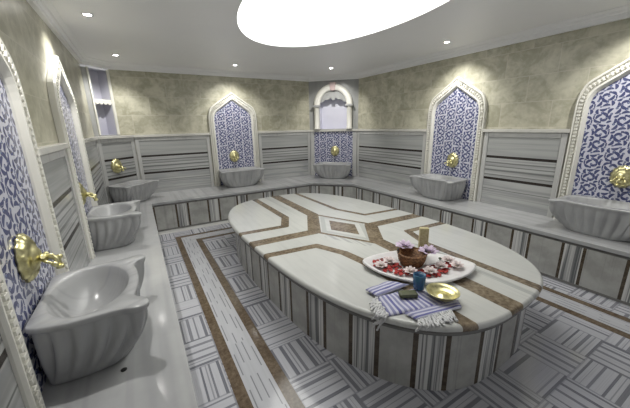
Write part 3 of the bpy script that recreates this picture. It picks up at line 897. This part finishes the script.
def slab_r(x, y):
    dx, dy = x-SLAB_C[0], y-SLAB_C[1]; u, v = dx*CR_+dy*SR_, dy*CR_-dx*SR_
    return (abs(u/SA)**2.85+abs(v/SB)**2.85)**(1/2.85)
def fringe(a, b, d, zt, n, seed):
    r = random.Random(seed); mb = MB(); A, B, D = Vector(a), Vector(b), Vector(d); sc_ = Vector(SLAB_C)
    for k in range(n):
        p = A.lerp(B, (k+.5)/n); L = r.uniform(.8, 1.15); e = p+D*L+Vector((r.uniform(-.018, .018), r.uniform(-.012, .012)))
        pts = []
        for i in range(15):
            q = p.lerp(e, i/14); z = max(.0075, zt*(1-i/6))
            if i == 0: z = zt
            k_ = slab_r(*q)
            if k_ > .96:                         # past the rounded edge the cords hang down
                far = (q-sc_).length*(1-1.013/k_); q = sc_+(q-sc_)*min(1.013/k_, 1.); z = .0075-max(0., far)*1.15
            pts.append((q.x-1.2+.004*math.sin(i*.75+k), q.y-1.08+.004*math.cos(i*.9+k*2), z+.002*(k % 3)))
        mb.tube(pts, [.0045]+[.006]*13+[.004], 6)
    mb.build('fringe', 'fringe', TW)
fringe((1.112, 1.195), (1.045, 1.022), (-.085, -.035), .010, 22, 3)
fringe((1.145, .908), (1.365, .862), (-.04, -.062), .014, 30, 4)
# brass bowl on the towel
t = thing('brass_bowl', 'shallow gold coloured brass bowl resting on the striped towel', 'bowl', (1.425, .968, TZ+.0265))
mb = MB(); mb.lathe([(.045, 0), (.062, .003), (.081, .018), (.091, .034), (.094, .036), (.091, .038), (.077, .022), (.058, .008), (.028, .006), (.020, .014), (.004, .017)], (0, 0, 0), 40); mb.build('dish', 'brass', t)
# cup
t = thing('glazed_cup', 'small dark blue cup standing between towel and petal tray', 'cup', (1.455, 1.115+.018, TZ))
t.location = (1.385, 1.108, TZ+.0215)
mb = MB(); mb.lathe([(.029, 0), (.033, .003), (.036, .04), (.039, .096), (.037, .098), (.032, .05), (.029, .012), (.003, .010)], (0, 0, 0), 24); mb.build('body', 'teal', t)
# soap
o = MB().box((-.055, -.03, 0), (.055, .03, .028)).build('soap_bar', 'soap', bevel=.012); o.location = (1.265, 1.085, TZ+.0185); o.rotation_euler = (0, 0, -.5); tag(o, 'dark olive soap bar lying on the striped towel', 'soap')

# ------------------------------------------------------------------ lamps
t = thing('oval_ceiling_light', 'large oval luminous panel recessed in the ceiling above the platform', 'ceiling light', (OC[0], OC[1], HCEIL+.075))
mb = MB(); mb.f([(x, y, 0) for x, y in ellipse(OA-.001, OB-.001, 96, (0, 0))]); o = mb.build('diffuser', 'oval', t)
SPOTS = [((-.20, 3.42), (XL, NL[1]), 'recessed spotlight over the bench before the arch seen edge-on'), ((-.07, 5.0), (XL+.2, YB-.2), 'recessed spotlight in the ceiling by the shelved corner niche'),
         ((1.52, 5.02), (NBK, YB), 'recessed spotlight in the ceiling before the end wall arch'), ((3.07, 4.61), (XR-.36, YB-.36), 'recessed spotlight in the ceiling before the round-arched corner'),
         ((3.43, 2.61), (XR, NR[1]), 'recessed spotlight in the ceiling before the complete pointed arch')]
first = None
def spot_light(x, y, e=42.):
    li = bpy.data.lights.new('spot_lamp', 'SPOT'); li.energy = e; li.spot_size = math.radians(100); li.spot_blend = .7; li.shadow_soft_size = .025; li.color = (1., .98, .94)
    o = bpy.data.objects.new('spot_lamp', li); C.objects.link(o); return o
def aim(o, x, y, tgt):
    o.location = (x, y, HCEIL-.012)
    d = Vector((tgt[0], tgt[1], 1.35))-o.location; d = Vector((d.x*.9, d.y*.9, d.z)); o.rotation_euler = d.to_track_quat('-Z', 'Y').to_euler()
for (x, y), tg, lab in SPOTS:
    if first is None:
        first = thing('recessed_spotlight', lab, 'spotlight', (x, y, HCEIL), 0, 'recessed ceiling spotlights')
        MB().lathe([(.030, -.001), (.044, -.001), (.046, -.004), (.040, -.008), (.030, -.006)], (0, 0, 0), 24, caps=False).build('ring', 'steel', first)
        MB().lathe([(.001, -.003), (.029, -.003)], (0, 0, 0), 20, caps=False).build('bulb', 'lamp', first)
    else: copy_thing(first, (x, y, HCEIL), 0, lab)
    aim(spot_light(x, y), x, y, tg)
for (x, y), tg in (((-.20, 1.62), (XL, NL[0])), ((3.43, .85), (XR, NR[0]))):   # the same row of spotlights beyond the frame
    aim(spot_light(x, y), x, y, tg)

# ------------------------------------------------------------------ world, camera
w = bpy.data.worlds.new('world'); bpy.context.scene.world = w; w.use_nodes = True
w.node_tree.nodes['Background'].inputs[0].default_value = (.5, .5, .5, 1); w.node_tree.nodes['Background'].inputs[1].default_value = .62  # grey fill light added, let in by the open end behind the camera
yaw, pit, rol, f = .5285, .2589, -.0209, 296.5
fw = Vector((math.sin(yaw)*math.cos(pit), math.cos(yaw)*math.cos(pit), -math.sin(pit)))
rt = Vector((math.cos(yaw), -math.sin(yaw), 0)); up = rt.cross(fw)
r2 = rt*math.cos(rol)+up*math.sin(rol); u2 = -rt*math.sin(rol)+up*math.cos(rol)
cam = bpy.data.cameras.new('camera'); cam.sensor_width = 36.; cam.sensor_fit = 'HORIZONTAL'; cam.lens = f*36/630; cam.clip_start = .02
co = bpy.data.objects.new('camera', cam); C.objects.link(co)
m = Matrix((r2, u2, -fw)).transposed().to_4x4(); m.translation = (0, 0, 1.5); co.matrix_world = m
sc = bpy.context.scene; sc.camera = co
sc.view_settings.view_transform = 'Standard'; sc.view_settings.look = 'None'; sc.view_settings.exposure = .34; sc.view_settings.gamma = 1.
sc.view_settings.use_curve_mapping = False
sc.cycles.max_bounces = 8; sc.cycles.diffuse_bounces = 5
